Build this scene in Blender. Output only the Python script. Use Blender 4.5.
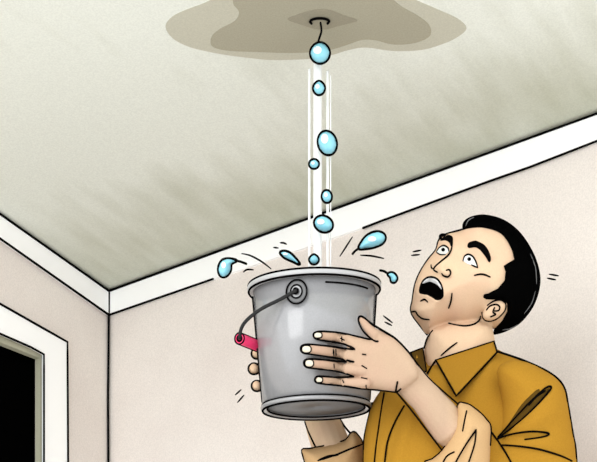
import bpy, bmesh, math, random
import numpy as np
from mathutils import Vector, Matrix
from mathutils.bvhtree import BVHTree
from mathutils.geometry import delaunay_2d_cdt

random.seed(4)
for o in list(bpy.data.objects):
    bpy.data.objects.remove(o)
S = bpy.context.scene
COL = S.collection

# ------------------------------------------------------------------ camera
F, CX, YH, ZE = 1718.0, 298.5, 1200.0, 0.06      # focal length in px, principal x, horizon row, eye height
camd = bpy.data.cameras.new('camera')
cam = bpy.data.objects.new('camera', camd)
COL.objects.link(cam)
cam.location = (0, 0, ZE)
cam.rotation_euler = (math.pi / 2, 0, 0)
camd.sensor_fit = 'HORIZONTAL'
camd.sensor_width = 36.0
camd.lens = 36.0 * F / 597.0
camd.shift_y = (YH - 231.0) / 597.0
camd.clip_start = 0.02
S.camera = cam
CAM = Vector((0, 0, ZE))

# ------------------------------------------------------------------ world, lamp, exposure
W = bpy.data.worlds.new('world')
S.world = W
W.use_nodes = True
bg = W.node_tree.nodes['Background']
bg.inputs[0].default_value = (0.965, 0.985, 1.0, 1)
bg.inputs[1].default_value = 1.0
ld = bpy.data.lights.new('room_lamp', 'AREA')
ld.shape = 'RECTANGLE'
ld.size = 1.5
ld.size_y = 2.0
ld.energy = 15
ld.color = (1.0, 1.0, 1.0)
lamp = bpy.data.objects.new('room_lamp', ld)
COL.objects.link(lamp)
lamp.location = (-1.75, 0.8, 2.1)
lamp.rotation_euler = (Vector((0.25, 3.1, 1.6)) - lamp.location).to_track_quat('-Z', 'Y').to_euler()
S.view_settings.view_transform = 'Standard'
S.view_settings.look = 'None'
S.view_settings.gamma = 1.0
S.view_settings.use_curve_mapping = False
S.view_settings.exposure = 0.95


# ------------------------------------------------------------------ materials
def lin(c):
    return tuple(((v / 255) / 12.92 if v / 255 <= 0.04045 else ((v / 255 + 0.055) / 1.055) ** 2.4) for v in c)


def mat(name, rgb, rough=0.8, grain=0.0, gscale=400.0, blotch=0.0, bscale=5.0, metal=0.0, spec=0.3, rgb2=None):
    m = bpy.data.materials.new(name)
    m.use_nodes = True
    nt = m.node_tree
    b = nt.nodes['Principled BSDF']
    b.inputs['Roughness'].default_value = rough
    b.inputs['Metallic'].default_value = metal
    b.inputs['Specular IOR Level'].default_value = spec
    c = lin(rgb) + (1,)
    b.inputs['Base Color'].default_value = c
    if not (grain or blotch):
        return m
    tc = nt.nodes.new('ShaderNodeNewGeometry')
    src = None
    if blotch:
        n = nt.nodes.new('ShaderNodeTexNoise')
        n.inputs['Scale'].default_value = bscale
        n.inputs['Detail'].default_value = 4
        n.inputs['Roughness'].default_value = 0.6
        nt.links.new(tc.outputs['Position'], n.inputs['Vector'])
        r = nt.nodes.new('ShaderNodeMapRange')
        r.inputs['From Min'].default_value = 0.42
        r.inputs['From Max'].default_value = 0.68
        nt.links.new(n.outputs['Fac'], r.inputs['Value'])
        mx = nt.nodes.new('ShaderNodeMix')
        mx.data_type = 'RGBA'
        mx.inputs['A'].default_value = c
        mx.inputs['B'].default_value = (lin(rgb2) + (1,)) if rgb2 else tuple(v * (1 - blotch) for v in c[:3]) + (1,)
        nt.links.new(r.outputs['Result'], mx.inputs['Factor'])
        src = mx.outputs['Result']
    if grain:
        n2 = nt.nodes.new('ShaderNodeTexNoise')
        n2.inputs['Scale'].default_value = gscale
        n2.inputs['Detail'].default_value = 2
        nt.links.new(tc.outputs['Position'], n2.inputs['Vector'])
        r2 = nt.nodes.new('ShaderNodeMapRange')
        r2.inputs['From Min'].default_value = 0.3
        r2.inputs['From Max'].default_value = 0.7
        r2.inputs['To Min'].default_value = 1 - grain
        r2.inputs['To Max'].default_value = 1 + grain
        nt.links.new(n2.outputs['Fac'], r2.inputs['Value'])
        vm = nt.nodes.new('ShaderNodeVectorMath')
        vm.operation = 'SCALE'
        if src:
            nt.links.new(src, vm.inputs[0])
        else:
            vm.inputs[0].default_value = c[:3]
        nt.links.new(r2.outputs['Result'], vm.inputs['Scale'])
        src = vm.outputs['Vector']
    nt.links.new(src, b.inputs['Base Color'])
    return m


INK = mat('ink', (9, 8, 8), 1.0, spec=0.0)
M_WALL = mat('wall_paint', (228, 220, 213), 0.95, 0.07, 330, 0.06, 2.2, rgb2=(219, 209, 202), spec=0.05)
M_WHITE = mat('white_trim', (253, 253, 252), 0.85, spec=0.1)
M_JAMB = mat('beige_jamb', (178, 176, 154), 0.9, 0.05, 330, spec=0.1)
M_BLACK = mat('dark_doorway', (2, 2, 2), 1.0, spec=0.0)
M_FLOOR = mat('floor_boards', (236, 236, 234), 0.8, 0.05, 60)
M_ST1 = mat('stain_pale', (188, 185, 168), 0.95, 0.06, 330, spec=0.05)
M_ST2 = mat('stain_tan', (163, 158, 139), 0.95, 0.06, 330, spec=0.05)
M_ST3 = mat('stain_dark', (148, 142, 124), 0.95, 0.06, 330, spec=0.05)
M_STEEL = mat('galvanised_steel', (146, 146, 147), 0.16, 0.05, 500, 0.08, 7, metal=0.0, spec=0.9)
M_RIM = mat('rim_steel', (176, 176, 176), 0.4, 0.03, 500, spec=0.5)
M_BASE = mat('base_steel', (126, 128, 131), 0.6, 0.06, 500, spec=0.3)
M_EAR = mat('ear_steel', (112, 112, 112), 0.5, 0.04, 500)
M_WIRE = mat('dark_wire', (24, 24, 24), 0.6)
M_PINK = mat('pink_plastic', (250, 50, 112), 0.45, spec=0.4)
M_PINKD = mat('pink_hollow', (120, 18, 48), 0.6)
M_SKIN = mat('skin', (214, 186, 154), 0.9, 0.03, 420, 0.05, 9, rgb2=(214, 180, 152), spec=0.03)
def hand_tone(m):
    """hands and forearms: duller, pinker skin than the face, also darkened to offset the lamp"""
    nt = m.node_tree
    b = nt.nodes['Principled BSDF']
    src = b.inputs['Base Color'].links[0].from_socket
    at = nt.nodes.new('ShaderNodeAttribute'); at.attribute_name = 'hand'
    mx = nt.nodes.new('ShaderNodeMix'); mx.data_type = 'RGBA'; mx.blend_type = 'MULTIPLY'
    mx.inputs['B'].default_value = (0.70, 0.68, 0.71, 1)
    nt.links.new(at.outputs['Fac'], mx.inputs['Factor'])
    nt.links.new(src, mx.inputs['A'])
    nt.links.new(mx.outputs['Result'], b.inputs['Base Color'])


hand_tone(M_SKIN)
M_HAIR = mat('black_hair', (4, 4, 4), 0.9, spec=0.0)
M_SHIRT = mat('ochre_cloth', (163, 119, 38), 0.95, 0.06, 420, spec=0.05)
M_OCHRE_DARK = mat('dark_ochre_cloth', (82, 60, 20), 0.95, 0.05, 420, spec=0.05)  # far collar's dark inside, and the painted shade of the sleeve fold
M_CUFF = mat('peach_lining', (193, 158, 114), 0.95, 0.04, 420, spec=0.05)
M_EYE = mat('eye_white', (226, 226, 220), 0.5)
M_MOUTH = mat('mouth_dark', (4, 3, 3), 1.0, spec=0.0)
M_TEETH = mat('teeth', (232, 232, 230), 0.5)
M_NAIL = mat('nail', (214, 204, 184), 0.5)
M_TROUS = mat('trouser_cloth', (58, 62, 74), 0.95)
M_SHOE = mat('shoe_leather', (48, 34, 26), 0.5)
M_WATER = mat('water_drop', (136, 202, 219), 0.12, spec=0.6)
M_GLINT = mat('painted_glint', (232, 248, 252), 0.3)  # pale patch painted as each drop's highlight


def stream_mat():
    m = bpy.data.materials.new('falling_water')
    m.use_nodes = True
    nt = m.node_tree
    b = nt.nodes['Principled BSDF']
    b.inputs['Base Color'].default_value = (0.97, 0.98, 0.97, 1)
    b.inputs['Roughness'].default_value = 0.6
    b.inputs['Alpha'].default_value = 0.75
    return m


M_STREAM = stream_mat()


def ceiling_mat(corner, nrm, along):
    """pale plaster with darker brushed patches, thicker towards the far wall"""
    m = bpy.data.materials.new('ceiling_plaster')
    m.use_nodes = True
    nt = m.node_tree
    N = nt.nodes.new
    L = nt.links.new
    b = nt.nodes['Principled BSDF']
    b.inputs['Roughness'].default_value = 0.95
    b.inputs['Specular IOR Level'].default_value = 0.05
    g = N('ShaderNodeNewGeometry')
    sub = N('ShaderNodeVectorMath'); sub.operation = 'SUBTRACT'
    sub.inputs[1].default_value = corner
    L(g.outputs['Position'], sub.inputs[0])
    d1 = N('ShaderNodeVectorMath'); d1.operation = 'DOT_PRODUCT'
    d1.inputs[1].default_value = nrm
    L(sub.outputs[0], d1.inputs[0])
    d2 = N('ShaderNodeVectorMath'); d2.operation = 'DOT_PRODUCT'
    d2.inputs[1].default_value = along
    L(sub.outputs[0], d2.inputs[0])
    comb = N('ShaderNodeCombineXYZ')
    L(d2.outputs['Value'], comb.inputs[0])
    L(d1.outputs['Value'], comb.inputs[1])
    # brush strokes run away from the wall: stretched noise
    mp = N('ShaderNodeMapping')
    mp.inputs['Scale'].default_value = (24, 5.0, 1)
    mp.inputs['Rotation'].default_value = (0, 0, 0.25)
    L(comb.outputs[0], mp.inputs['Vector'])
    n1 = N('ShaderNodeTexNoise'); n1.inputs['Scale'].default_value = 1.0; n1.inputs['Detail'].default_value = 5
    L(mp.outputs[0], n1.inputs['Vector'])
    n2 = N('ShaderNodeTexNoise'); n2.inputs['Scale'].default_value = 3.0; n2.inputs['Detail'].default_value = 3
    L(comb.outputs[0], n2.inputs['Vector'])
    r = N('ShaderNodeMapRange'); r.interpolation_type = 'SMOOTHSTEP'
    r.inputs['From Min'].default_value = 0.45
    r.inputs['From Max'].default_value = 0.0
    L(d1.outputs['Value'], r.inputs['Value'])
    a1 = N('ShaderNodeMath'); a1.operation = 'MULTIPLY_ADD'      # streak noise
    L(n1.outputs['Fac'], a1.inputs[0]); a1.inputs[1].default_value = 0.9; a1.inputs[2].default_value = -0.45
    a2 = N('ShaderNodeMath'); a2.operation = 'MULTIPLY_ADD'
    L(n2.outputs['Fac'], a2.inputs[0]); a2.inputs[1].default_value = 1.4; a2.inputs[2].default_value = -0.72
    s = N('ShaderNodeMath'); s.operation = 'ADD'
    L(a1.outputs[0], s.inputs[0]); L(a2.outputs[0], s.inputs[1])
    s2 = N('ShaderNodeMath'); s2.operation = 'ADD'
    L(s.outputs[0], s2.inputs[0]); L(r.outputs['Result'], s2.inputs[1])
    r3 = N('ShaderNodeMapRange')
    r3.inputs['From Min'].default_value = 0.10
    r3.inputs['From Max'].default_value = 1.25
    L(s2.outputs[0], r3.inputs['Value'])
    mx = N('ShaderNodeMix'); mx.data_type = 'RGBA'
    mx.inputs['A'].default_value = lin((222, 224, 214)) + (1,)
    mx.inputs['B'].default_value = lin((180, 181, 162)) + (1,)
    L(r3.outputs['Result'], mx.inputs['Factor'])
    n3 = N('ShaderNodeTexNoise'); n3.inputs['Scale'].default_value = 330; n3.inputs['Detail'].default_value = 2
    L(g.outputs['Position'], n3.inputs['Vector'])
    r4 = N('ShaderNodeMapRange')
    r4.inputs['From Min'].default_value = 0.3; r4.inputs['From Max'].default_value = 0.7
    r4.inputs['To Min'].default_value = 0.94; r4.inputs['To Max'].default_value = 1.06
    L(n3.outputs['Fac'], r4.inputs['Value'])
    vm = N('ShaderNodeVectorMath'); vm.operation = 'SCALE'
    L(mx.outputs['Result'], vm.inputs[0]); L(r4.outputs['Result'], vm.inputs['Scale'])
    L(vm.outputs['Vector'], b.inputs['Base Color'])
    return m


# ------------------------------------------------------------------ geometry helpers
def P(px, py, D):
    return Vector(((px - CX) * D / F, D, ZE + (YH - py) * D / F))


def ray(px, py):
    return Vector(((px - CX) / F, 1.0, (YH - py) / F)).normalized()


def on_plane(px, py, o, n):
    d = ray(px, py)
    return CAM + d * ((o - CAM).dot(n) / d.dot(n))


def spl(pts, closed=False, n=6):
    """Catmull-Rom through the points"""
    k = len(pts)
    out = []
    rng = range(k) if closed else range(k - 1)
    dim = len(pts[0])
    for i in rng:
        if closed:
            p0, p1, p2, p3 = pts[i - 1], pts[i], pts[(i + 1) % k], pts[(i + 2) % k]
        else:
            p0, p1, p2, p3 = pts[max(i - 1, 0)], pts[i], pts[i + 1], pts[min(i + 2, k - 1)]
        for j in range(n):
            t = j / n
            out.append(tuple(0.5 * (2 * p1[a] + (p2[a] - p0[a]) * t + (2 * p0[a] - 5 * p1[a] + 4 * p2[a] - p3[a]) * t * t
                                    + (3 * p1[a] - p0[a] - 3 * p2[a] + p3[a]) * t ** 3) for a in range(dim)))
    if not closed:
        out.append(tuple(pts[-1]))
    return out


def lines(pts, closed=False, step=4.0):
    """straight segments cut into short steps (corners kept)"""
    out = []
    k = len(pts)
    for i in (range(k) if closed else range(k - 1)):
        a, b = pts[i], pts[(i + 1) % k]
        n = max(1, int(math.dist(a, b) / step))
        for j in range(n):
            t = j / n
            out.append(tuple(a[q] + (b[q] - a[q]) * t for q in range(len(a))))
    if not closed:
        out.append(tuple(pts[-1]))
    return out


class Mesh:
    def __init__(self):
        self.v, self.f = [], []

    def add(self, v, f):
        b = len(self.v)
        self.v += [Vector(p) for p in v]
        self.f += [tuple(i + b for i in q) for q in f]
        return self

    def bvh(self):
        return BVHTree.FromPolygons(self.v, self.f)


class Lines(Mesh):
    """every stroke stays a mesh of its own"""
    def __init__(self):
        self.parts = []

    def add(self, v, f):
        self.parts.append(Mesh().add(v, f))
        return self


def build(name, me, material, parent=None, base=None, smooth=True, fix=True):
    """link a Mesh as one object; its origin goes to `base`"""
    if base is None:
        base = wloc(parent) if parent else Vector((0, 0, 0))
    d = bpy.data.meshes.new(name)
    d.from_pydata([tuple(p - base) for p in me.v], [], me.f)
    if fix:
        bm = bmesh.new(); bm.from_mesh(d)
        bmesh.ops.recalc_face_normals(bm, faces=bm.faces)
        bm.to_mesh(d); bm.free()
    d.materials.append(material)
    if smooth:
        d.shade_smooth()
    o = bpy.data.objects.new(name, d)
    COL.objects.link(o)
    o.location = base
    if parent is not None:
        adopt(o, parent)
    return o


WORLD = {}


def build_lines(name, ls, parent, material=None):
    for p in ls.parts:
        build(name, p, material or INK, parent)


def wloc(o):
    return WORLD.get(o.name, o.location.copy())


def adopt(o, parent):
    w = o.location.copy()
    WORLD[o.name] = w
    o.parent = parent
    o.location = w - wloc(parent)


def tag(o, label, cat, group=None, kind=None):
    o['label'] = label
    o['category'] = cat
    if group:
        o['group'] = group
    if kind:
        o['kind'] = kind
    return o


def struct(o, label=None):
    o['kind'] = 'structure'
    if label:
        o['label'] = label
    return o


def inside(poly, x, y):
    """numpy even-odd test"""
    x = np.asarray(x, float); y = np.asarray(y, float)
    c = np.zeros(x.shape, bool)
    n = len(poly)
    for i in range(n):
        x1, y1 = poly[i]; x2, y2 = poly[(i + 1) % n]
        if y1 == y2:
            continue
        c ^= ((y1 > y) != (y2 > y)) & (x < (x2 - x1) * (y - y1) / (y2 - y1) + x1)
    return c


def bdist(poly, x, y):
    x = np.asarray(x, float); y = np.asarray(y, float)
    best = np.full(x.shape, 1e9)
    n = len(poly)
    for i in range(n):
        x1, y1 = poly[i]; x2, y2 = poly[(i + 1) % n]
        dx, dy = x2 - x1, y2 - y1
        l = dx * dx + dy * dy + 1e-12
        t = np.clip(((x - x1) * dx + (y - y1) * dy) / l, 0, 1)
        best = np.minimum(best, np.hypot(x - x1 - t * dx, y - y1 - t * dy))
    return best


def grid_fill(poly, step):
    xs = [p[0] for p in poly]; ys = [p[1] for p in poly]
    gx, gy = np.meshgrid(np.arange(min(xs) + step / 2, max(xs), step), np.arange(min(ys) + step / 2, max(ys), step))
    gx = gx.ravel(); gy = gy.ravel()
    gx = gx + (np.arange(len(gx)) % 2) * 0.01
    ok = inside(poly, gx, gy)
    gx, gy = gx[ok], gy[ok]
    ok = bdist(poly, gx, gy) > step * 0.4
    gx, gy = gx[ok], gy[ok]
    pts = [Vector(p) for p in poly] + [Vector(p) for p in zip(gx.tolist(), gy.tolist())]
    n = len(poly)
    v, e, f, _, _, _ = delaunay_2d_cdt(pts, [(i, (i + 1) % n) for i in range(n)], [list(range(n))], 1, 1e-5)
    return [tuple(p) for p in v], [tuple(q) for q in f]


def profile(d, R):
    return np.sqrt(np.clip(1 - (1 - np.clip(d / R, 0, 1)) ** 2, 0, 1))


def inflate(poly, D, T, R, step=3.0, Tb=None, bump=None, upright=False, dslope=(0, 0)):
    """a rounded solid with this outline, its middle plane at depth D facing the camera side (or upright)"""
    xs = [p[0] for p in poly]; ys = [p[1] for p in poly]
    c = (sum(xs) / len(xs), sum(ys) / len(ys))
    o = P(c[0], c[1], D)
    n = (CAM - o).normalized()
    pn = Vector((0, -1, 0)) if upright else n.copy()
    pn = (pn + Vector((dslope[0], 0, dslope[1]))).normalized()
    v2, f2 = grid_fill(poly, step)
    X = np.array([p[0] for p in v2]); Y = np.array([p[1] for p in v2])
    d = bdist(poly, X, Y)
    edge = d < 1e-3
    h = profile(d, R)
    hf = h * T
    if bump is not None:
        hf = hf + bump(X, Y) * np.clip(d / 3.0, 0, 1)
    hb = h * (Tb if Tb else T)
    base = [on_plane(x, y, o, pn) for x, y in v2]
    v = [b + n * float(a) for b, a in zip(base, hf)]
    back = []
    for i, b in enumerate(base):
        if edge[i]:
            back.append(i)
        else:
            back.append(len(v)); v.append(b - n * float(hb[i]))
    f = list(f2) + [tuple(back[i] for i in reversed(q)) for q in f2]
    m = Mesh(); m.add(v, f)
    m.plane = (o, pn, n)
    return m


def plate(poly_px, o, n, thick, out):
    """flat plate: outline on the plane (o, n), extruded along -out"""
    a = [on_plane(x, y, o, n) for x, y in poly_px]
    k = len(a)
    b = [p - out * thick for p in a]
    return Mesh().add(a + b, [tuple(range(k)), tuple(reversed(range(k, 2 * k)))] + [(i, (i + 1) % k, (i + 1) % k + k, i + k) for i in range(k)])


def tube(m, pts, r, seg=8, closed=False, cap=True, flat=None):
    """tube along 3D points; r is one radius or one for each point"""
    pts = [Vector(p) for p in pts]
    n = len(pts)
    rr = [r] * n if not hasattr(r, '__len__') else list(r)
    if cap and not closed:                                   # rounded ends
        def ends(p, d, r0):
            return [(p + d * r0 * math.sin(t), r0 * math.cos(t)) for t in (0.5, 1.0, 1.4)]
        d0 = (pts[0] - pts[1]).normalized(); d1 = (pts[-1] - pts[-2]).normalized()
        A = ends(pts[0], d0, rr[0])[::-1]; B = ends(pts[-1], d1, rr[-1])
        pts = [a[0] for a in A] + pts + [b[0] for b in B]
        rr = [a[1] for a in A] + rr + [b[1] for b in B]
        n = len(pts)
    tan = []
    for i in range(n):
        a = pts[(i - 1) % n] if (closed or i) else pts[0]
        b = pts[(i + 1) % n] if (closed or i < n - 1) else pts[-1]
        t = b - a
        tan.append(t.normalized() if t.length > 1e-9 else (tan[-1] if tan else Vector((0, 0, 1))))
    up = Vector((0, 1, 0)) if abs(tan[0].y) < 0.9 else Vector((1, 0, 0))
    x = (up - tan[0] * up.dot(tan[0])).normalized()
    v = []
    for i in range(n):
        x = (x - tan[i] * x.dot(tan[i])).normalized()
        y = tan[i].cross(x)
        for s in range(seg):
            a = 2 * math.pi * s / seg
            v.append(pts[i] + (x * math.cos(a) + y * math.sin(a)) * rr[i])
    f = []
    for i in range(n if closed else n - 1):
        j = (i + 1) % n
        for s in range(seg):
            t = (s + 1) % seg
            f.append((i * seg + s, i * seg + t, j * seg + t, j * seg + s))
    if not closed:
        f.append(tuple(reversed(range(seg)))); f.append(tuple((n - 1) * seg + s for s in range(seg)))
    m.add(v, f)
    return m


def px2m(px, D):
    return px * D / F


def hit(bvh, x, y):
    d = ray(x, y)
    for r in (0, 0.7, 1.5, 2.5, 4, 6):
        best = None
        for k in range(1 if r == 0 else 10):
            a = k * math.pi / 5
            q = ray(x + r * math.cos(a), y + r * math.sin(a))
            h = bvh.ray_cast(CAM, q)
            if h[0] is not None and (best is None or h[3] > best):
                best = h[3]
        if best is not None:
            return CAM + d * best
    return None


def drape(pts, bvh, D=None, lift=0.0, smooth=2):
    """pixel curve laid on a surface"""
    ds = []
    for x, y in pts:
        h = hit(bvh, x, y) if bvh else None
        ds.append((h - CAM).length if h is not None else None)
    known = [q for q in ds if q is not None]
    if not known:
        return [P(x, y, D or 3.1) for x, y in pts]
    last = known[0]
    for i, q in enumerate(ds):
        if q is None:
            ds[i] = last
        last = ds[i]
    for _ in range(smooth):
        ds = [min(ds[i], (ds[max(i - 1, 0)] + ds[i] + ds[min(i + 1, len(ds) - 1)]) / 3) for i in range(len(ds))]
    return [CAM + ray(x, y) * (q - lift) for (x, y), q in zip(pts, ds)]


def ink(m, pts, bvh=None, D=3.1, w=1.9, curve=True, closed=False, taper=0.0, lift=0.001, seg=6):
    q = spl(pts, closed, 5) if (curve and len(pts) > 2) else lines(pts, closed, 3.0)
    p3 = drape(q, bvh, D, lift) if bvh else [P(x, y, D) for x, y in q]
    r = px2m(w * 0.56, (p3[0] - CAM).length * 0.88)
    n = len(p3)
    if taper:
        rr = [r * (1 - taper * abs(2 * i / (n - 1) - 1) ** 2) for i in range(n)]
    else:
        rr = r
    tube(m, p3, rr, seg, closed=closed)
    return m


def patch(poly, bvh, lift=0.0015, thick=0.003, step=2.0, fit=False, dome=0.0, R=4.0):
    """thin plate that follows a surface"""
    v2, f2 = grid_fill(poly, step)
    ds = []
    for x, y in v2:
        h = hit(bvh, x, y)
        ds.append((h - CAM).length if h is not None else np.nan)
    ds = np.array(ds)
    X = np.array([p[0] for p in v2]); Y = np.array([p[1] for p in v2])
    if fit:
        ok = ~np.isnan(ds)
        xc, yc = X - X.mean(), Y - Y.mean()
        A = np.stack([np.ones_like(xc), xc, yc] + ([xc * xc, xc * yc, yc * yc] if fit == 'quad' else []), 1)
        co = np.linalg.lstsq(A[ok], ds[ok], rcond=None)[0]
        z = A @ co
        z = z - max(0, np.percentile((z - ds)[ok], 97))
        ds = z
    else:
        ds = np.where(np.isnan(ds), np.nanmean(ds), ds)
    d = bdist(poly, X, Y)
    h = profile(d, R) * dome
    n = len(v2)
    top = [CAM + ray(x, y) * float(q - lift - a) for (x, y), q, a in zip(v2, ds, h)]
    bot = [CAM + ray(x, y) * float(q - lift + thick) for (x, y), q in zip(v2, ds)]
    k = len(poly)
    m = Mesh().add(top + bot, list(f2) + [tuple(i + n for i in reversed(q)) for q in f2] + [(i, (i + 1) % k, (i + 1) % k + n, i + n) for i in range(k)])
    m.rim = [top[i] for i in range(k)]
    return m


# ------------------------------------------------------------------ the room
H = 3.1 * (YH - 20) / F                     # ceiling above the eye
ZC = ZE + H
Dc = H * F / (YH - 291.0)                   # depth of the far corner
CORN = P(109, 291, Dc)
Dr = H * F / (YH - 113.0)
ar = (P(597, 113, Dr) - CORN); ar.z = 0; ar.normalize()        # along the right-hand wall, towards the viewer
Dl = H * F / (YH - 214.0)
al = Vector((ar.y, -ar.x, 0)).normalized()
if al.y > 0:
    al = -al
nr = al.copy()                              # right wall's inward normal
nl = ar.copy()                              # left wall's inward normal
LR, LL, LC = 2.3, 2.3, 1.35


def quad_prism(name, pts, out, t, material, parent=None):
    k = len(pts)
    v = list(pts) + [p - out * t for p in pts]
    return build(name, Mesh().add(v, [tuple(range(k)), tuple(reversed(range(k, 2 * k)))] + [(i, (i + 1) % k, (i + 1) % k + k, i + k) for i in range(k)]),
                 material, parent, base=None if parent else pts[0], smooth=False)


def zv(p, z):
    return Vector((p.x, p.y, z))


A, B, C2 = CORN, CORN + ar * LR, CORN + al * LL
far = CORN + ar * LR + al * LL
ceil = struct(quad_prism('ceiling', [zv(A, ZC), zv(B, ZC), zv(CORN + ar * LR + al * LC, ZC), zv(CORN + al * LC, ZC)], Vector((0, 0, -1)), 0.05,
                         ceiling_mat(CORN, nr, ar)), 'pale grey-green plaster ceiling with darker brushed patches')
struct(quad_prism('floor', [zv(A, 0), zv(B, 0), zv(far, 0), zv(C2, 0)], Vector((0, 0, 1)), 0.05, M_FLOOR), 'plain pale floor below the picture')
wr = struct(quad_prism('wall_right', [zv(A, 0), zv(B, 0), zv(B, ZC), zv(A, ZC)], nr, 0.06, M_WALL), 'pale pinkish beige wall behind the man')

# left wall, with its doorway left open
o_l = CORN.copy()
DOOR_IN = [(44, 354.4), (31, 347.2), (0, 333.7), (-75, 301)]     # inner edge of the casing
pin = [on_plane(x, y, o_l, nl) for x, y in DOOR_IN]
s_in = (pin[0] - CORN).dot(al)
s_out = (pin[-1] - CORN).dot(al)
seg_pts = [zv(A, 0), zv(A, ZC), zv(CORN + al * 1.5, ZC), zv(CORN + al * 1.5, 0), zv(CORN + al * s_out, 0), pin[-1], pin[-2], pin[-3], pin[0], zv(CORN + al * s_in, 0)]
wl = struct(quad_prism('wall_left', seg_pts, nl, 0.06, M_WALL), 'pale pinkish beige wall with the dark doorway')

# cornice boards
TH = 0.006
oR = CORN + nr * TH
oL = CORN + nl * TH
c_low = on_plane(109, 315, oL, nl)
right_top = [(109, 291), (597, 113.5), (1100, -69)]
right_low = [(109, 315), (384, 220), (597, 140.7), (1100, -45)]
left_top = [(109, 291), (0, 214), (-300, 3)]
left_low = [(109, 315), (0, 238.5), (-300, 29)]
m = plate(right_top + right_low[::-1], oR, nr, TH, nr)
tr1 = struct(build('trim_1', m, M_WHITE, base=m.v[0], smooth=False), 'white cornice board along the wall behind the man')
m = plate(left_top + left_low[::-1], oL, nl, TH, nl)
tr2 = struct(build('trim_2', m, M_WHITE, base=m.v[0], smooth=False), 'white cornice board above the doorway')


def room_line(parent, pts, o, n, w=1.9):
    w *= 1.15
    q = lines(pts, False, 12)
    p3 = [on_plane(x, y, o, n) for x, y in q]
    build('edge_line', tube(Mesh(), p3, [px2m(w / 2, p.y) for p in p3], 6), INK, parent)


lr = CORN + nr * (TH + 0.001)
ll = CORN + nl * (TH + 0.001)
room_line(tr1, right_top, lr, nr, 2.0)
room_line(tr1, [(109, 315), (213, 279)], lr, nr, 1.8)
room_line(tr1, [(363, 228), (384, 220), (490, 181), (530, 167), (597, 141), (1100, -45)], lr, nr, 1.9)
room_line(tr2, left_top, ll, nl, 2.0)
room_line(tr2, left_low, ll, nl, 2.0)
room_line(wr, [(109, 291), (108.6, 350), (108, 400), (108.5, 480), (108.6, 600), (108.6, 1100)], lr, nr, 2.0)

# door casing, jamb and the dark behind
CT = 0.006
oC = CORN + nl * CT
CAS = [(67.5, 342), (0, 303.7), (-75, 261)]
low_out = on_plane(67.5, 342, oC, nl); low_in = on_plane(44, 354.4, oC, nl)
m = Mesh()
outer = [on_plane(x, y, oC, nl) for x, y in CAS]
inner = [on_plane(x, y, oC, nl) for x, y in DOOR_IN]
pts = [zv(outer[0], 0)] + outer + inner[::-1] + [zv(inner[0], 0)]
k = len(pts)
m.add(pts + [p - nl * CT for p in pts], [tuple(range(k)), tuple(reversed(range(k, 2 * k)))] + [(i, (i + 1) % k, (i + 1) % k + k, i + k) for i in range(k)])
cas = struct(build('trim_3', m, M_WHITE, base=m.v[0], smooth=False), 'white casing around the dark doorway')
room_line(cas, [(-75, 261), (0, 303.7), (67.5, 342), (67.8, 400), (68.2, 480), (68.2, 1100)], CORN + nl * (CT + 0.001), nl, 2.0)
room_line(cas, [(-75, 301), (0, 333.7), (31, 347.2), (44, 354.4), (44, 480), (44, 1100)], CORN + nl * (CT + 0.001), nl, 1.9)
DEP = 0.026
din = [p for p in pin]
JO = CORN - nl * 0.003
ja = [on_plane(x, y, JO, nl) for x, y in [(44.6, 353.6), (31, 346.4), (0, 332.8), (-75, 300)]]
jb = [on_plane(x, y, JO, nl) for x, y in [(39.8, 358), (0, 342.2), (-75, 311)]]
jp = [zv(ja[0], 0)] + ja + jb[::-1] + [zv(jb[0], 0)]
k = len(jp)
jm = Mesh().add(jp + [p - nl * 0.013 for p in jp], [tuple(range(k)), tuple(reversed(range(k, 2 * k)))] + [(i, (i + 1) % k, (i + 1) % k + k, i + k) for i in range(k)])
door = struct(bpy.data.objects.new('door_1', None), 'dark doorway with a narrow beige jamb')
COL.objects.link(door)
door.location = zv(pin[0], 0)
build('jamb', jm, M_JAMB, door, smooth=False)
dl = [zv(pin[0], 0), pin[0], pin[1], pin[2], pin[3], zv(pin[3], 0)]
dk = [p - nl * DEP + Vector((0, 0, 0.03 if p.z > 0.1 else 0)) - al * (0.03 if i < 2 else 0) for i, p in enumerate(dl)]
quad_prism('doorway_dark', dk, nl, 0.02, M_BLACK, door)  # black slab painted for the darkness of the room beyond


# ------------------------------------------------------------------ ceiling stain and hook
def ceil_pt(x, y, drop=0.0):
    d = ray(x, y)
    return CAM + d * ((ZC - drop - ZE) / d.z)


def ceil_plate(name, poly, drop, material, parent):
    a = [ceil_pt(x, y, drop) for x, y in poly]
    k = len(a)
    b = [p + Vector((0, 0, drop)) for p in a]
    return build(name, Mesh().add(a + b, [tuple(range(k)), tuple(reversed(range(k, 2 * k)))] + [(i, (i + 1) % k, (i + 1) % k + k, i + k) for i in range(k)]),
                 material, parent, smooth=False)


stain = bpy.data.objects.new('water_stain', None)
COL.objects.link(stain)
stain.location = ceil_pt(318, 20)
tag(stain, 'brown three-toned damp stain spreading on the ceiling above the bucket', 'stain')
OUT = [(165.5, 27), (172, 17), (186, 10), (205, 3), (225, -6), (270, -14), (330, -18), (385, -12), (420, 2), (441, 11), (458, 19), (466.5, 28.5), (456, 38), (440, 45), (421, 50),
       (393, 51), (366, 47.5), (349, 50), (332, 55), (314, 58.5), (294, 59.7), (270, 60), (249.5, 58), (226, 55), (205, 51), (188, 46.5), (173, 38.5)]
MID = [(210.5, 43), (213, 35), (222, 28), (235, 21), (239, 12), (233, 3), (240, -6), (290, -12), (345, -12), (385, -4), (402, 7), (418, 16), (429, 25), (431, 34), (424, 40), (410, 44),
       (392, 44.5), (376, 40.5), (362, 40), (347, 45), (330, 50), (308, 52.5), (285, 53), (255, 52), (230, 51), (215, 48)]
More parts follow.
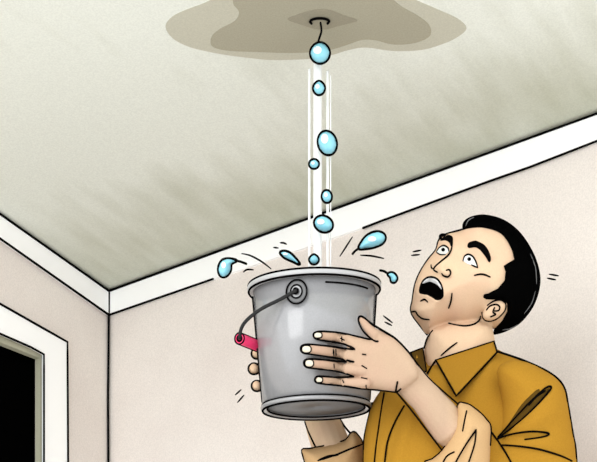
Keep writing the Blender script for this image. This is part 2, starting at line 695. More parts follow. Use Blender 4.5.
INN = [(287.5, 19.5), (297, 15), (307, 11.5), (319, 9.5), (331, 10.5), (344, 15.5), (357.5, 20.5), (347, 24), (337, 26.5), (326, 29.5), (315, 29), (302, 25)]
ceil_plate('pale_patch', spl(OUT, True, 4), 0.0006, M_ST1, stain)
ceil_plate('tan_patch', spl(MID, True, 4), 0.0012, M_ST2, stain)
ceil_plate('dark_patch', spl(INN, True, 4), 0.0018, M_ST3, stain)
hook = [ceil_pt(x, y, 0.004) for x, y in spl([(311.5, 23.6), (310, 21.5), (313, 19.4), (319, 18.4), (325.5, 19), (329.2, 21), (327.6, 23.6)], False, 5)]
build('crack_line', tube(Mesh(), hook, 0.0021, 6), INK, stain)


# ------------------------------------------------------------------ bucket
bx_, bz_, ta, tb, R1, R2, BH = 0.0284, 1.71153, 0.2632, -0.01859, 0.1212, 0.1022, 0.2085
BC = Vector((bx_, 3.1, bz_))
BA = Vector((math.sin(tb), -math.sin(ta) * math.cos(tb), math.cos(ta) * math.cos(tb))).normalized()
BU = Vector((1, 0, 0)); BU = (BU - BA * BU.dot(BA)).normalized()
BV = BU.cross(BA)
if BV.y > 0:
    BV = -BV                               # towards the viewer


def bpt(r, t, a):                          # t measured down from the rim
    return BC - BA * t + (BU * math.cos(a) + BV * math.sin(a)) * r


def lathe(prof, seg=72, closed=True):
    v = [bpt(r, t, 2 * math.pi * s / seg) for r, t in prof for s in range(seg)]
    f = []
    k = len(prof)
    for i in range(k if closed else k - 1):
        j = (i + 1) % k
        for s in range(seg):
            q = (s + 1) % seg
            f.append((i * seg + s, i * seg + q, j * seg + q, j * seg + s))
    return Mesh().add(v, f)


def ring(r, t, w, m=None, seg=96):
    m = m or Mesh()
    return tube(m, [bpt(r, t, 2 * math.pi * s / seg) for s in range(seg)], w, 6, closed=True)


bucket = bpy.data.objects.new('bucket', None)
COL.objects.link(bucket)
bucket.location = BC - BA * BH
tag(bucket, 'grey metal bucket with pink handle grip held up under the leak', 'bucket')
RT = R1 - 0.010                            # wall radius under the rim
RB = R2 - 0.004
body = lathe([(RT, 0.004), (RT + (RB - RT) * 0.5, BH * 0.5), (RB, BH - 0.005), (RB - 0.003, BH - 0.005), (RT - 0.003, 0.004)])
build('bucket_wall', body, M_STEEL, bucket)
BVB = body.bvh()
rimp = [(R1 - 0.0075 + 0.0075 * math.cos(a), 0.0055 + 0.0062 * math.sin(a)) for a in [2 * math.pi * k / 14 for k in range(14)]]
rimp = [(max(r, RT - 0.003), t) for r, t in rimp]
rim = build('rim', lathe(rimp), M_RIM, bucket)
m = ring(R1 - 0.0025, 0.0008, 0.0021)
ring(R1 - 0.0025, 0.0108, 0.0019, m)
build('rim_line', m, INK, rim)
m = tube(Mesh(), [bpt(RT - 0.0007, 0.021, math.radians(a)) for a in range(32, 83, 4)], 0.0015, 6)
build('wall_line', m, INK, rim)
lipp = [(R2 - 0.0065 + 0.0065 * math.cos(a), BH - 0.0045 + 0.0045 * math.sin(a)) for a in [2 * math.pi * k / 12 for k in range(12)]]
lip = build('base_ring', lathe(lipp), M_STEEL, bucket)
m = ring(R2 - 0.0040, BH + 0.0002, 0.0020)
ring(R2 - 0.003, BH - 0.0088, 0.0015, m)
ring(R2 - 0.0125, BH - 0.003, 0.0016, m)
build('base_line', m, INK, lip)
bot = lathe([(0.0005, BH - 0.006), (R2 - 0.010, BH - 0.006), (R2 - 0.010, BH - 0.011), (0.0005, BH - 0.011)])
build('base_plate', bot, M_BASE, bucket)
m = Lines()
for a in (0.06, math.pi - 0.06):           # ink lines added as the bucket's side outlines
    tube(m, [bpt(RT + (RB - RT) * k / 10 + 0.0006, 0.02 + (BH - 0.035) * k / 10, a) for k in range(11)], 0.0018, 6)
build_lines('side_outline', m, bucket)
# ears that carry the handle
h0 = hit(BVB, 297, 292)
loc = h0 - BC
EA = math.atan2(loc.dot(BV), loc.dot(BU)); ET = -loc.dot(BA)


def ear(a):
    n = (BU * math.cos(a) + BV * math.sin(a)).normalized()
    c = bpt(RT + (RB - RT) * ET / BH, ET, a)
    u = BA.cross(n).normalized()
    def disc(r0, r1, t0, t1, seg=28):
        m = Mesh()
        prof = [(r0, t0), (r0, t1), (r1, t1), (r1, t0)] if r0 > 0 else [(0.0002, t0), (0.0002, t1), (r1 * 0.8, t1), (r1, t1 - (t1 - t0) * 0.3), (r1, t0)]
        k = len(prof)
        v = [c + n * t + (u * math.cos(2 * math.pi * s / seg) + BA * math.sin(2 * math.pi * s / seg)) * r for r, t in prof for s in range(seg)]
        f = [(i * seg + s, i * seg + (s + 1) % seg, ((i + 1) % k) * seg + (s + 1) % seg, ((i + 1) % k) * seg + s) for i in range(k) for s in range(seg)]
        return m.add(v, f)
    e = build('ear', disc(0, 0.0185, -0.004, 0.003), M_EAR, bucket)
    mm = Mesh()
    for r, t in ((0.0190, 0.0025), (0.0105, 0.0045), (0.0045, 0.0085)):
        tube(mm, [c + n * t + (u * math.cos(2 * math.pi * s / 32) + BA * math.sin(2 * math.pi * s / 32)) * r for s in range(32)], 0.0014, 6, closed=True)
    build('ear_line', mm, INK, e)
    build('washer', disc(0, 0.0105, 0.003, 0.0045), M_STEEL, e)
    build('rivet', disc(0, 0.0048, 0.0045, 0.0085), M_WIRE, e)
    return c + n * 0.009


e1 = ear(EA)
e2 = ear(EA + math.pi)
g0, g1 = P(239.5, 338.5, 3.065), P(258, 346, 3.135)
wp = [e1, P(279, 300, 3.02), P(262, 308.5, 3.03), P(248, 319, 3.045), P(241.5, 328, 3.055), g0, g1,
      P(272, 345, 3.235), P(310, 325, 3.265), e2]
bail = spl([tuple(p) for p in wp[:6]], False, 8)
bail2 = spl([tuple(p) for p in wp[6:]], False, 8)
m = tube(Mesh(), bail + bail2, 0.0031, 8)
hd = build('handle', m, M_WIRE, bucket)
gm = tube(Mesh(), [g0, g0.lerp(g1, 0.5), g1], 0.0090, 16, cap=False)
gr = build('grip', gm, M_PINK, bucket, smooth=False)
gr['label'] = 'pink tubular handle grip'
gd = (g1 - g0).normalized()
sx = gd.cross(Vector((0, 0, 1))).normalized(); sy = gd.cross(sx)
m = Mesh()
for q, rr_ in ((g0, 0.0092), (g1, 0.0092), (g0 - gd * 0.0005, 0.0042)):
    tube(m, [q + (sx * math.cos(t) + sy * math.sin(t)) * rr_ for t in [2 * math.pi * i / 20 for i in range(20)]], 0.0015, 6, closed=True)
for s in (1, -1):
    ax = gd.cross((CAM - g0).normalized()).normalized() * s * 0.0092
    tube(m, [g0 + ax, g1 + ax], 0.0015, 6)
build('grip_line', m, INK, gr)
build('grip_hole', tube(Mesh(), [g0 - gd * 0.0006, g0 + gd * 0.002], 0.0065, 14, cap=False), M_PINKD, gr)

# ------------------------------------------------------------------ person: one continuous body
DH = 3.15
FACE = [(462, 230), (448.7, 233.3), (441.5, 236.4), (438, 242), (435.7, 250), (427.6, 260), (419.5, 273), (414.6, 286), (412.3, 300.6), (410.7, 308.7),
        (412.6, 315.5), (419.5, 325), (427, 334.5)]
SKULL_BACK = [(438, 330), (448, 325.5), (465, 327.5), (480, 325), (493, 329), (502, 329), (516, 321), (528, 306), (534.5, 287), (534.5, 271), (528, 253), (516, 236), (501, 224), (484, 218.5), (471, 221)]
HEADP = spl(FACE + SKULL_BACK, True, 4)
MOUTH = spl([(419.8, 290), (422.7, 281.6), (428.8, 277.3), (436.5, 278.6), (441.6, 286), (442.3, 296.5), (436.5, 299), (428.5, 294.5), (421.5, 293)], True, 4)
HT, HR = 0.083, 56.0


def segd(X, Y, a, b):
    dx, dy = b[0] - a[0], b[1] - a[1]
    t = np.clip(((X - a[0]) * dx + (Y - a[1]) * dy) / (dx * dx + dy * dy), 0, 1)
    return np.hypot(X - a[0] - t * dx, Y - a[1] - t * dy), t


def face_bump(X, Y):
    b = np.zeros_like(X)
    d, t = segd(X, Y, (452, 243), (440, 268))
    b += (0.004 + 0.012 * t) * np.exp(-(d / (4.0 + 2.5 * t)) ** 2)
    d, t = segd(X, Y, (446, 273), (449, 273)); b += 0.006 * np.exp(-(d / 4.0) ** 2)           # nostril wing
    d, t = segd(X, Y, (468, 244), (489, 256)); b += 0.005 * np.exp(-(d / 4.5) ** 2)           # brow
    d, t = segd(X, Y, (470, 260), (471, 261)); b -= 0.004 * np.exp(-(d / 7.0) ** 2)           # eye socket
    d, t = segd(X, Y, (474, 280), (478, 281)); b += 0.004 * np.exp(-(d / 14.0) ** 2)          # cheek
    ins = inside(MOUTH, X, Y)
    dm = bdist(MOUTH, X, Y)
    b += np.where(ins, -0.014 * np.clip(dm / 3.0, 0, 1), 0.003 * np.exp(-(dm / 3.5) ** 2))
    d, t = segd(X, Y, (414, 309), (421, 314)); b += 0.006 * np.exp(-(d / 7.0) ** 2)           # chin
    return b


skin = Mesh()
head = inflate(HEADP, DH, HT, HR, 2.2, bump=face_bump)
skin.add(head.v, head.f)
NECKP = spl([(431, 330), (426, 341), (423.5, 352), (421, 368), (430, 380), (462, 384), (494, 374), (496, 352), (494, 335), (488, 322), (462, 321), (440, 326)], True, 4)
neck = inflate(NECKP, DH + 0.022, 0.050, 36, 4)
skin.add(neck.v, neck.f)
hb = head.bvh()
EARP = spl([(482.5, 313), (483.5, 318.5), (487.5, 320.8), (494, 320), (500, 316), (505, 309.5), (505, 303.5), (500.5, 300), (493.5, 301.5), (487, 306)], True, 4)
e_h = hit(hb, 494, 311)
earm = inflate(EARP, e_h.y - 0.006, 0.011, 6, 1.6)
skin.add(earm.v, earm.f)
# trunk and legs under the clothes
XB = P(470, 400, DH).x
trunk = []
for x, y, D, r in ((464, 365, DH + .025, 0.045), (466, 400, DH + .02, 0.06), (468, 440, DH + .02, 0.09), (470, 520, DH + .02, 0.11), (470, 620, DH + .03, 0.105), (470, 700, DH + .03, 0.11)):
    trunk.append((P(x, y, D), r))
tube(skin, [p for p, r in trunk], [r for p, r in trunk], 20)
hipc = P(470, 700, DH + .03)
FEET = []
for s in (-1, 1):
    hp = hipc + Vector((s * 0.085, 0, -0.03)); kn = Vector((hipc.x + s * 0.11, hipc.y - 0.02, 0.50)); an = Vector((hipc.x + s * 0.13, hipc.y + 0.01, 0.07))
    tube(skin, [hp, hp.lerp(kn, .5), kn, kn.lerp(an, .3), an], [0.085, 0.072, 0.055, 0.053, 0.038], 16)
    FEET.append((hp, kn, an))
    tube(skin, [an + Vector((0, 0.02, -0.02)), an + Vector((-0.01, -0.06, -0.035)), an + Vector((-0.02, -0.14, -0.042))], [0.034, 0.034, 0.022], 12)

# near (left) arm and hand
near = Mesh()
sh = P(535, 404, 3.12); el = P(545, 515, 3.105); wr0 = P(403, 373, 3.000)
fa = P(449.5, 427.5, 3.035)
tube(near, [P(500, 398, 3.16), sh, sh.lerp(el, .5), el, P(500, 474, 3.10), P(474, 452, 3.078), fa, P(425, 397, 3.012), wr0, P(396, 368, 2.996)],
     [0.04, 0.040, 0.036, 0.030, 0.024, 0.024, px2m(18.5, 3.03), px2m(15.6, 3.02), px2m(16.2, 3.0), px2m(17, 3.0)], 18)
DHAND = 2.972
PALM = spl([(344, 334.5), (358, 337), (373, 340), (377, 333), (388, 335), (397, 340.5), (408, 352), (415, 362), (419, 376), (410, 386), (397.5, 392), (386, 391), (375.6, 389.7),
            (352, 387.6), (349, 378), (346, 369), (348.5, 356), (346, 345)], True, 3)
palm = inflate(PALM, DHAND + 0.010, 0.018, 14, 2.4, Tb=0.014, dslope=(-0.25, 0))
near.add(palm.v, palm.f)


def chain(pts_px, radii_px, D):
    return [P(x, y, d) for (x, y), d in zip(pts_px, D)], [px2m(r, D[0]) for r in radii_px]


def finger(pts, radii, extra=0.002):
    """a finger lying on the bucket wall: every joint sits one radius off the steel"""
    q = spl([p + (r,) for p, r in zip(pts, radii)], False, 5)
    P3, R3 = [], []
    for x, y, r in q:
        rm = px2m(r, 3.0)
        h = hit(BVB, x, y)
        D = (h.y if h is not None else 3.03) - rm - extra
        D = min(D, DHAND + 0.012) if x > 345 else D
        P3.append(P(x, y, D)); R3.append(rm)
    tube(near, P3, R3, 14)


finger([(317.5, 335.4), (327, 336.2), (338, 337.9), (350, 341.4), (364, 346)], [3.7, 4.2, 4.5, 4.9, 5.6])
finger([(305.5, 349.2), (317, 350), (333, 352.4), (345, 355), (364, 359)], [4.5, 4.7, 4.9, 5.0, 5.6])
finger([(308.5, 363.4), (320, 364.3), (334, 366.2), (345, 368.4), (364, 371)], [4.2, 4.3, 4.5, 4.8, 5.6])
finger([(318.5, 379.9), (328, 380.6), (340, 381.9), (350, 383), (366, 383)], [3.3, 3.6, 3.9, 4.3, 5.2])
tube(near, [P(x, y, d) for x, y, d in ((361.8, 319.6, 2.985), (366, 325.5, 2.980), (372, 332.3, 2.977), (382, 341, 2.977), (391, 352, 2.985))],
     [px2m(r, 3.0) for r in (3.2, 4.1, 5.0, 8.5, 11)], 14)

skin.add(near.v, near.f)
near_bvh = near.bvh()

# far (right) arm and hand behind the bucket
tube(skin, [P(430, 410, 3.22), P(400, 500, 3.235), P(350, 510, 3.275), P(336, 460, 3.275), P(323, 424, 3.295), P(314, 396, 3.305), P(303, 380, 3.305)],
     [0.055, 0.047, 0.044, px2m(20.5, 3.275), px2m(18, 3.275), px2m(15, 3.275), 0.026], 16)
tube(skin, [P(308, 384, 3.305), P(296, 370, 3.295), P(286, 366, 3.275)], [0.030, 0.034, 0.028], 16)
for ty, tx, by in ((353.7, 256.6, 357), (368.8, 254, 368), (386, 256.8, 380)):
    tube(skin, [P(288, by, 3.275), P(272, by + (ty - by) * .4, 3.255), P(259, ty, 3.215), P(tx - .6, ty, 3.180), P(tx - .3, ty, 3.160)],
         [px2m(r, 3.2) for r in (6, 5.8, 5.6, 5.4, 5.0)], 12)
tube(skin, [P(282, 378, 3.275), P(274, 393, 3.255), P(268, 398, 3.20)], [px2m(r, 3.2) for r in (5.8, 5.2, 4.6)], 12)          # little finger, hidden
tube(skin, [P(308, 372, 3.275), P(322, 356, 3.275), P(334, 346, 3.275)], [px2m(r, 3.2) for r in (7, 6, 5)], 12)               # thumb, hidden

BASE = Vector((hipc.x, hipc.y, 0.0))
d = bpy.data.meshes.new('person')
d.from_pydata([tuple(p - BASE) for p in skin.v], [], skin.f)
bm = bmesh.new(); bm.from_mesh(d)
bmesh.ops.recalc_face_normals(bm, faces=bm.faces)
bm.to_mesh(d); bm.free()
tmp = bpy.data.objects.new('tmp_body', d)
COL.objects.link(tmp)
rm = tmp.modifiers.new('remesh', 'REMESH'); rm.mode = 'VOXEL'; rm.voxel_size = 0.0021
sm = tmp.modifiers.new('smooth', 'SMOOTH'); sm.factor = 0.5; sm.iterations = 3
dg = bpy.context.evaluated_depsgraph_get()
body_me = bpy.data.meshes.new_from_object(tmp.evaluated_get(dg))
bpy.data.objects.remove(tmp)
body_me.name = 'person'
body_me.materials.clear(); body_me.materials.append(M_SKIN)
body_me.shade_smooth()
person = bpy.data.objects.new('person', body_me)
COL.objects.link(person)
person.location = BASE
tag(person, 'shouting black-haired man in ochre shirt looking up and holding the bucket', 'person')
nv = len(body_me.vertices)
co = np.empty(nv * 3, np.float32); body_me.vertices.foreach_get('co', co)
co = co.reshape(-1, 3) + np.array(BASE)
fac = np.clip((P(470, 400, 3.05).x - co[:, 0]) / 0.05, 0, 1) * (co[:, 1] < 3.07)
att = body_me.attributes.new('hand', 'FLOAT', 'POINT'); att.data.foreach_set('value', fac.astype(np.float32))
skin_bvh = BVHTree.FromPolygons([Vector(c) for c in co.tolist()], [tuple(p.vertices) for p in body_me.polygons])

# hair: a cap that follows the skull on both sides
HAIRP = spl([(462.3, 230.3), (463, 222.8), (469.5, 217), (484.4, 214.4), (503.9, 219.6), (520.3, 232.3), (533.2, 252), (539.7, 271.4), (539.9, 287.6), (533.5, 306.6),
             (520.5, 323), (505, 332), (492.3, 335.3)], False, 5) + \
        lines([(492.3, 335.3), (494.5, 328), (501.5, 320.5), (506.5, 311), (506.3, 303.5), (500.5, 299.2), (493.5, 299.4), (485.5, 299.2), (479.3, 294.8), (487, 293), (497, 288.3),
               (503.6, 280.5), (504.6, 272), (502.8, 266.2), (508.5, 262.6), (513.4, 259.6)], False, 3) + spl([(513.4, 259.6), (510, 248), (500.8, 234.6), (485, 228.8), (472, 228.6), (462.3, 230.3)], False, 4)[1:-1]


def head_h(X, Y):
    d = bdist(HEADP, X, Y)
    return np.where(inside(HEADP, X, Y), HT * profile(d, HR), 0.0)


v2, f2 = grid_fill(HAIRP, 2.4)
X = np.array([p[0] for p in v2]); Y = np.array([p[1] for p in v2])
dd = bdist(HAIRP, X, Y)
hh = head_h(X, Y) + 0.012 * profile(dd, 7.0)
o_, pn_, n_ = head.plane
base = [on_plane(x, y, o_, pn_) for x, y in v2]
n0 = len(v2)
hv = [b + n_ * float(a) for b, a in zip(base, hh)] + [b - n_ * float(a) for b, a in zip(base, hh)]
kk = len(HAIRP)
hair = Mesh().add(hv, list(f2) + [tuple(i + n0 for i in reversed(q)) for q in f2] + [(i, (i + 1) % kk, (i + 1) % kk + n0, i + n0) for i in range(kk)])
ho = build('hair', hair, M_HAIR, person)
ho['label'] = 'short slicked black hair with a pointed sideburn'

hair_bvh = hair.bvh()
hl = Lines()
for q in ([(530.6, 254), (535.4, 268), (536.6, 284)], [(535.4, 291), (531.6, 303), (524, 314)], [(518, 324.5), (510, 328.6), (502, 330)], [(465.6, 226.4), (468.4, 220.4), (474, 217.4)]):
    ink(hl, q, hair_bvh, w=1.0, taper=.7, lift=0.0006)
build_lines('hair_highlight', hl, ho, M_EAR)  # grey strokes painted as highlights on the hair

# face parts
def face_patch(name, poly, material, lift=0.0012, parent=person, curve=True, **kw):
    return build(name, patch(spl(poly, True, 4) if curve else poly, skin_bvh, lift, **kw), material, parent)


mo = build('mouth', patch(MOUTH, skin_bvh, 0.002, 0.003, 1.5), M_MOUTH, person)
mo['label'] = 'wide open dark mouth'
face_patch('teeth', [(422.6, 283.6), (424.8, 280.3), (429, 278.2), (436, 279.2), (440.6, 285.6), (441.4, 289.4), (437, 284.8), (430, 281.8)], M_TEETH, 0.0055, mo, thick=0.004)
face_patch('eyebrow', [(438.8, 238), (439.4, 234.6), (443, 233.2), (448, 234.4), (452.4, 236.6), (452.8, 242), (451, 246.4), (449, 242.4), (445, 240.4), (440, 240.8)], INK, thick=0.003, step=1.5)
face_patch('eyebrow', [(467.4, 246.6), (468.6, 242.6), (475, 240.6), (479, 241.8), (484.6, 245), (488.8, 251), (491, 258.6), (489.2, 262.4), (485.6, 257), (480.5, 250.6), (475.6, 247.4), (469.4, 248)], INK, thick=0.003, step=1.5)
ey1 = face_patch('eye', [(436.6, 251.6), (439.6, 247.6), (443.6, 245.8), (447.6, 248), (448.6, 251.2), (445.4, 254.2), (440.4, 254.4)], M_EYE, 0.0010, dome=0.0015, step=1.5)
ey2 = face_patch('eye', [(463.2, 260.2), (464.8, 256.4), (468.4, 254.8), (472.6, 256.8), (475.8, 262), (477.4, 267), (472, 265.4), (466.4, 263.4)], M_EYE, 0.0010, dome=0.0015, step=1.5)


def dot(cx, cy, rx, ry, n=14):
    return [(cx + rx * math.cos(2 * math.pi * i / n), cy + ry * math.sin(2 * math.pi * i / n)) for i in range(n)]


face_patch('pupil', dot(443.1, 249.6, 1.9, 1.9), INK, 0.0035, ey1, curve=False, step=1)
face_patch('pupil', dot(469.2, 259, 1.9, 1.9), INK, 0.0035, ey2, curve=False, step=1)

m = Lines()
L_ = lambda pts, w=1.7, t=0.35, **k: ink(m, pts, skin_bvh, w=w, taper=t, **k)
L_([(436.4, 251.8), (439.6, 247.4), (443.6, 245.5), (447.8, 247.6), (448.8, 251)], 1.5)
L_([(436.6, 252.4), (440.4, 254.6), (445.4, 254.6)], 1.1)
L_([(463, 260.8), (464.6, 256.2), (468.4, 254.4), (472.8, 256.6), (476, 262), (477.6, 267.6)], 1.6)
L_([(471.5, 264.8), (474.4, 266.2), (477.6, 267.6)], 1.4)
L_([(452.3, 241), (451.6, 248.2), (448.6, 254.6), (441, 261.4), (435.6, 266.2), (433.8, 269.8), (437.4, 272.2)], 1.8)
L_([(446.4, 270.2), (449.4, 269.8), (450.6, 273.4), (448, 276.8), (443.6, 275.8), (441.8, 273.6)], 1.7)
L_([(431, 264.8), (431.4, 267.6), (433.2, 269)], 1.4)
L_([(452, 293.4), (451, 301), (448.6, 308.2)], 1.7)
L_([(420.5, 301), (424.5, 299.4), (427.6, 302)], 1.6)
L_([(411.2, 312), (415.4, 311.6), (418, 315.2), (422.5, 318.6), (429.2, 319.6)], 1.7)
L_([(474.4, 275.4), (480, 274.2), (485, 274.8), (490.2, 277)], 1.6)
L_([(448.6, 323.2), (457, 325.2), (466, 325.9), (474, 324.2), (479, 320.6), (480.6, 316.4)], 1.8)
L_(MOUTH[::2] + [MOUTH[0]], 1.9, 0.0)
for q in ([(482, 312.5), (483.5, 318.6), (487.5, 321), (494, 320.2), (500, 316.2), (505.2, 309.5), (505.2, 303.5), (500.5, 299.9), (493.5, 301.2), (487.5, 305.4)],
          [(486.6, 309.8), (490, 306), (496, 304.4), (499.6, 306.6), (498.8, 310.4), (494.6, 311)], [(494.6, 307.6), (493, 312), (495.6, 314.4), (490.6, 316.8)]):
    L_(q, 1.6, 0.2)
build_lines('face_line', m, person)
m = Lines()
op, pp, npp = head.plane


def plane_line(pts, o, n, w=2.0, curve=True, push=0.003, closed=False):
    q = spl(pts, closed, 5) if curve else lines(pts, closed, 3)
    p3 = [on_plane(x, y, o, n) + (CAM - o).normalized() * push for x, y in q]
    tube(m, p3, px2m(w / 2, 3.0), 6, closed=closed)


plane_line([(462, 229.6)] + FACE[1:], op, pp, 2.0)
plane_line([(432.5, 331), (427.4, 338), (424.2, 348)], neck.plane[0], neck.plane[1], 1.9, push=0.012)
ink(m, [(457, 342.6), (450, 347.8), (441, 355.4)], skin_bvh, w=1.6, taper=.4)
build_lines('contour_line', m, person)

# nails and hand lines
for c, rx, ry in (((318, 335.2), 4.1, 2.9), ((306.6, 349.2), 4.6, 3.6), ((309.4, 363.3), 4.2, 3.6), ((319, 379.8), 3.7, 2.7)):
    nail = [(c[0] + rx * math.copysign(abs(math.cos(t)) ** 0.75, math.cos(t)), c[1] + ry * math.copysign(abs(math.sin(t)) ** 0.75, math.sin(t))) for t in [2 * math.pi * i / 20 for i in range(20)]]
    pm = patch(nail, skin_bvh, 0.001, 0.002, 1.2)
    no = build('fingernail', pm, M_NAIL, person)
    build('nail_line', tube(Mesh(), pm.rim, 0.0011, 6, closed=True), INK, no)
m = Lines()
HL = [
    [(373, 340.2), (360, 337.2), (342, 333.2), (330, 331.8), (320, 331.4), (314.6, 332.8), (313.4, 335.4), (315.6, 338.6), (322.4, 340.2), (342, 343.6), (351.5, 347.2), (354.4, 349.2)],
    [(354.4, 349.2), (345, 348.6), (334, 346.8), (318, 345.2), (308, 344.4), (302, 345.8), (300.6, 349.2), (303.2, 352.8), (312, 354.3), (334, 357.6), (353.6, 361.8)],
    [(353.6, 361.8), (334, 361), (320, 359.6), (311, 359), (305, 360.2), (303.8, 363.4), (306.2, 367), (313.4, 368.5), (334, 370.8), (353.6, 375.8)],
    [(353.6, 376.6), (336, 377.4), (324, 376.4), (317.5, 376.4), (315, 378.6), (315.6, 381.8), (321, 383.5), (344.5, 386.2), (360, 388.4), (376, 389.9), (396.6, 392.2)],
    [(377.8, 341.4), (373, 340.2), (364.4, 332.6), (359.8, 325), (358.4, 319), (359.8, 316.4), (363.2, 317.2), (370, 322.6), (377, 327.2), (391, 335.6), (397.4, 340.4), (408.4, 352),
     (419.8, 367.2), (430, 379.4), (444, 392), (458, 404)],
    [(396.6, 392.2), (412, 411), (428, 432), (442, 450.4)],
    [(397.4, 382), (396, 390), (396.6, 392.2), (400.6, 389)],
]
for q in HL:
    ink(m, q, near_bvh, w=1.95, taper=0.15)
for a, b in (((341.6, 336.8), (341.8, 341.4)), ((333.4, 349.4), (333.8, 355.6)), ((335.8, 349.6), (336, 355.4)), ((334, 364), (334.2, 368)), ((342.6, 380.2), (343.6, 382.6)), ((340.6, 338.4), (344, 340)),
             ((362.4, 354.2), (365.8, 354.6)), ((362, 365.6), (366.6, 368.4)), ((361.4, 377.6), (367, 378.8)), ((366, 385.4), (366.2, 388))):
    ink(m, [a, b], near_bvh, w=1.8, curve=False, taper=0.4)
build_lines('hand_line', m, person)
m = Lines()
for x0, y0, rx, ry in ((256.6, 353.7, 5.3, 5.2), (254, 368.8, 5.8, 5.6), (256.8, 386, 5.4, 5.3)):
    p3 = [P(x0 + rx * math.cos(t), y0 + ry * math.sin(t), 3.155) for t in [math.pi * 0.26 + math.pi * 1.48 * i / 20 for i in range(21)]]
    tube(m, p3, 0.0017, 6)
ink(m, [(305, 422), (309, 433), (315.5, 447)], skin_bvh, w=1.8)
ink(m, [(340, 419), (345, 427), (351.5, 434.5)], skin_bvh, w=1.8)
build_lines('fingertip_line', m, person)

# ------------------------------------------------------------------ shirt
TORSO = spl([(421, 352), (411, 354), (398, 366), (384, 386), (372, 404), (366, 428), (363.5, 450), (364, 500), (372, 570), (380, 640), (384, 690), (470, 698), (552, 690), (556, 620),
             (562, 540), (566, 470), (562, 420), (553, 382), (538, 369), (518, 359), (497, 349), (494, 345), (465, 354), (437, 363), (428, 365)], True, 3)


def cloth_bump(X, Y):
    b = np.zeros_like(X)
    for a, c, h, s in (((383, 396), (374, 470), -0.004, 3), ((402, 408), (385, 470), -0.006, 4), ((414, 410), (396, 470), 0.006, 5), ((500, 450), (552, 388), -0.006, 4)):
        dd_, t = segd(X, Y, a, c); b += h * np.exp(-(dd_ / s) ** 2)
    return b


torso = inflate(TORSO, DH + 0.012, 0.118, 75, 4.0, upright=True, bump=cloth_bump)
shirt = build('shirt', torso, M_SHIRT, person)
shirt['label'] = 'ochre button shirt with pointed collar'
SLEEVE = spl([(497, 372), (508, 361), (526, 361.5), (551, 374), (563.5, 387), (568.2, 406), (572.6, 432), (575.8, 450), (578, 490), (572, 530), (545, 548), (505, 530), (474, 500), (454, 466),
              (468, 436), (484, 424), (496, 428), (502, 404)], True, 4)


def sleeve_bump(X, Y):
    b = np.zeros_like(X)
    for a, c, h, s in (((503, 436), (548, 391), -0.007, 4.5), ((502, 440), (546, 434), -0.005, 3), ((500, 448), (575, 456), -0.004, 4), ((520, 428), (556, 410), 0.006, 8)):
        dd_, t = segd(X, Y, a, c); b += h * np.exp(-(dd_ / s) ** 2)
    return b


slv = inflate(SLEEVE, 3.085, 0.062, 42, 3.0, bump=sleeve_bump)
build('sleeve', slv, M_SHIRT, shirt)
sl2 = Mesh()
tube(sl2, [P(432, 410, 3.215), P(402, 500, 3.235), P(362, 516, 3.245), P(346, 500, 3.25)], [0.066, 0.058, 0.053, 0.052], 18)
build('sleeve', sl2, M_SHIRT, shirt)
cloth = Mesh(); cloth.add(torso.v, torso.f); cloth.add(slv.v, slv.f)
# rolled cuffs
CUF = spl([(458.2, 403.4), (463, 402.8), (470, 405), (480, 412.4), (487, 420), (491, 427), (490.4, 445), (489, 470), (484, 500), (462, 506), (434, 488), (424, 464), (432, 459), (442, 450.4), (449, 438), (453.5, 427), (456, 414)], True, 3)
cuf = inflate(CUF, 3.040, 0.052, 26, 2.6, bump=lambda X, Y: -0.006 * np.exp(-(segd(X, Y, (474, 431), (459, 470))[0] / 3.0) ** 2))
c1 = build('rolled_cuff', cuf, M_CUFF, shirt)
c1['label'] = 'peach rolled cuff on the near forearm'
CU2 = spl([(301.8, 449.8), (309, 448.6), (320, 446.6), (336, 443), (346, 439.4), (350, 433.6), (354, 431.6), (358, 435), (363.4, 445), (366, 470), (368, 510), (345, 526), (320, 510), (308, 480), (304.6, 462)], True, 3)
cu2 = inflate(CU2, 3.262, 0.052, 24, 2.6)
c2 = build('rolled_cuff', cu2, M_CUFF, shirt)
c2['label'] = 'peach rolled cuff on the arm under the bucket'
cloth_bvh = cloth.bvh()
both = Mesh(); both.add(torso.v, torso.f); both.add(neck.v, neck.f)
collar_bvh = both.bvh()
COLP = lines([(435.8, 360.2), (494, 341.4), (497.2, 352.2), (456.2, 396)], True, 3)
pc = patch(COLP, collar_bvh, 0.004, 0.006, 3, fit='lin')
co_ = build('collar', pc, M_SHIRT, shirt)
build('collar_line', tube(Mesh(), pc.rim, 0.0017, 6, closed=True), INK, co_)
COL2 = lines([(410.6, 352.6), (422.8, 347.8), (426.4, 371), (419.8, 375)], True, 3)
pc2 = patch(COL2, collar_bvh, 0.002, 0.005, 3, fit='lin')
co2 = build('collar', pc2, M_OCHRE_DARK, shirt)
build('collar_line', tube(Mesh(), pc2.rim, 0.0015, 6, closed=True), INK, co2)
m = Lines()
for q in ([(435.8, 360.2), (430, 369), (425.6, 377)],):
    ink(m, q, collar_bvh, w=1.8, lift=0.004)
for q in ([(384, 393), (379, 425), (374.4, 462), (374, 500)], [(404, 406), (394, 424), (387, 444), (384, 470)], [(372, 403), (366, 428), (363.6, 445), (363.6, 480)]):
    ink(m, q, cloth_bvh, w=1.8)
for q in ([(497, 351.4), (525, 361), (551, 373.6), (563.8, 386.7), (568.2, 406), (572.6, 432), (575.8, 450), (577, 475)],):
    plane_line(q, slv.plane[0], slv.plane[1], 2.1, push=0.003)
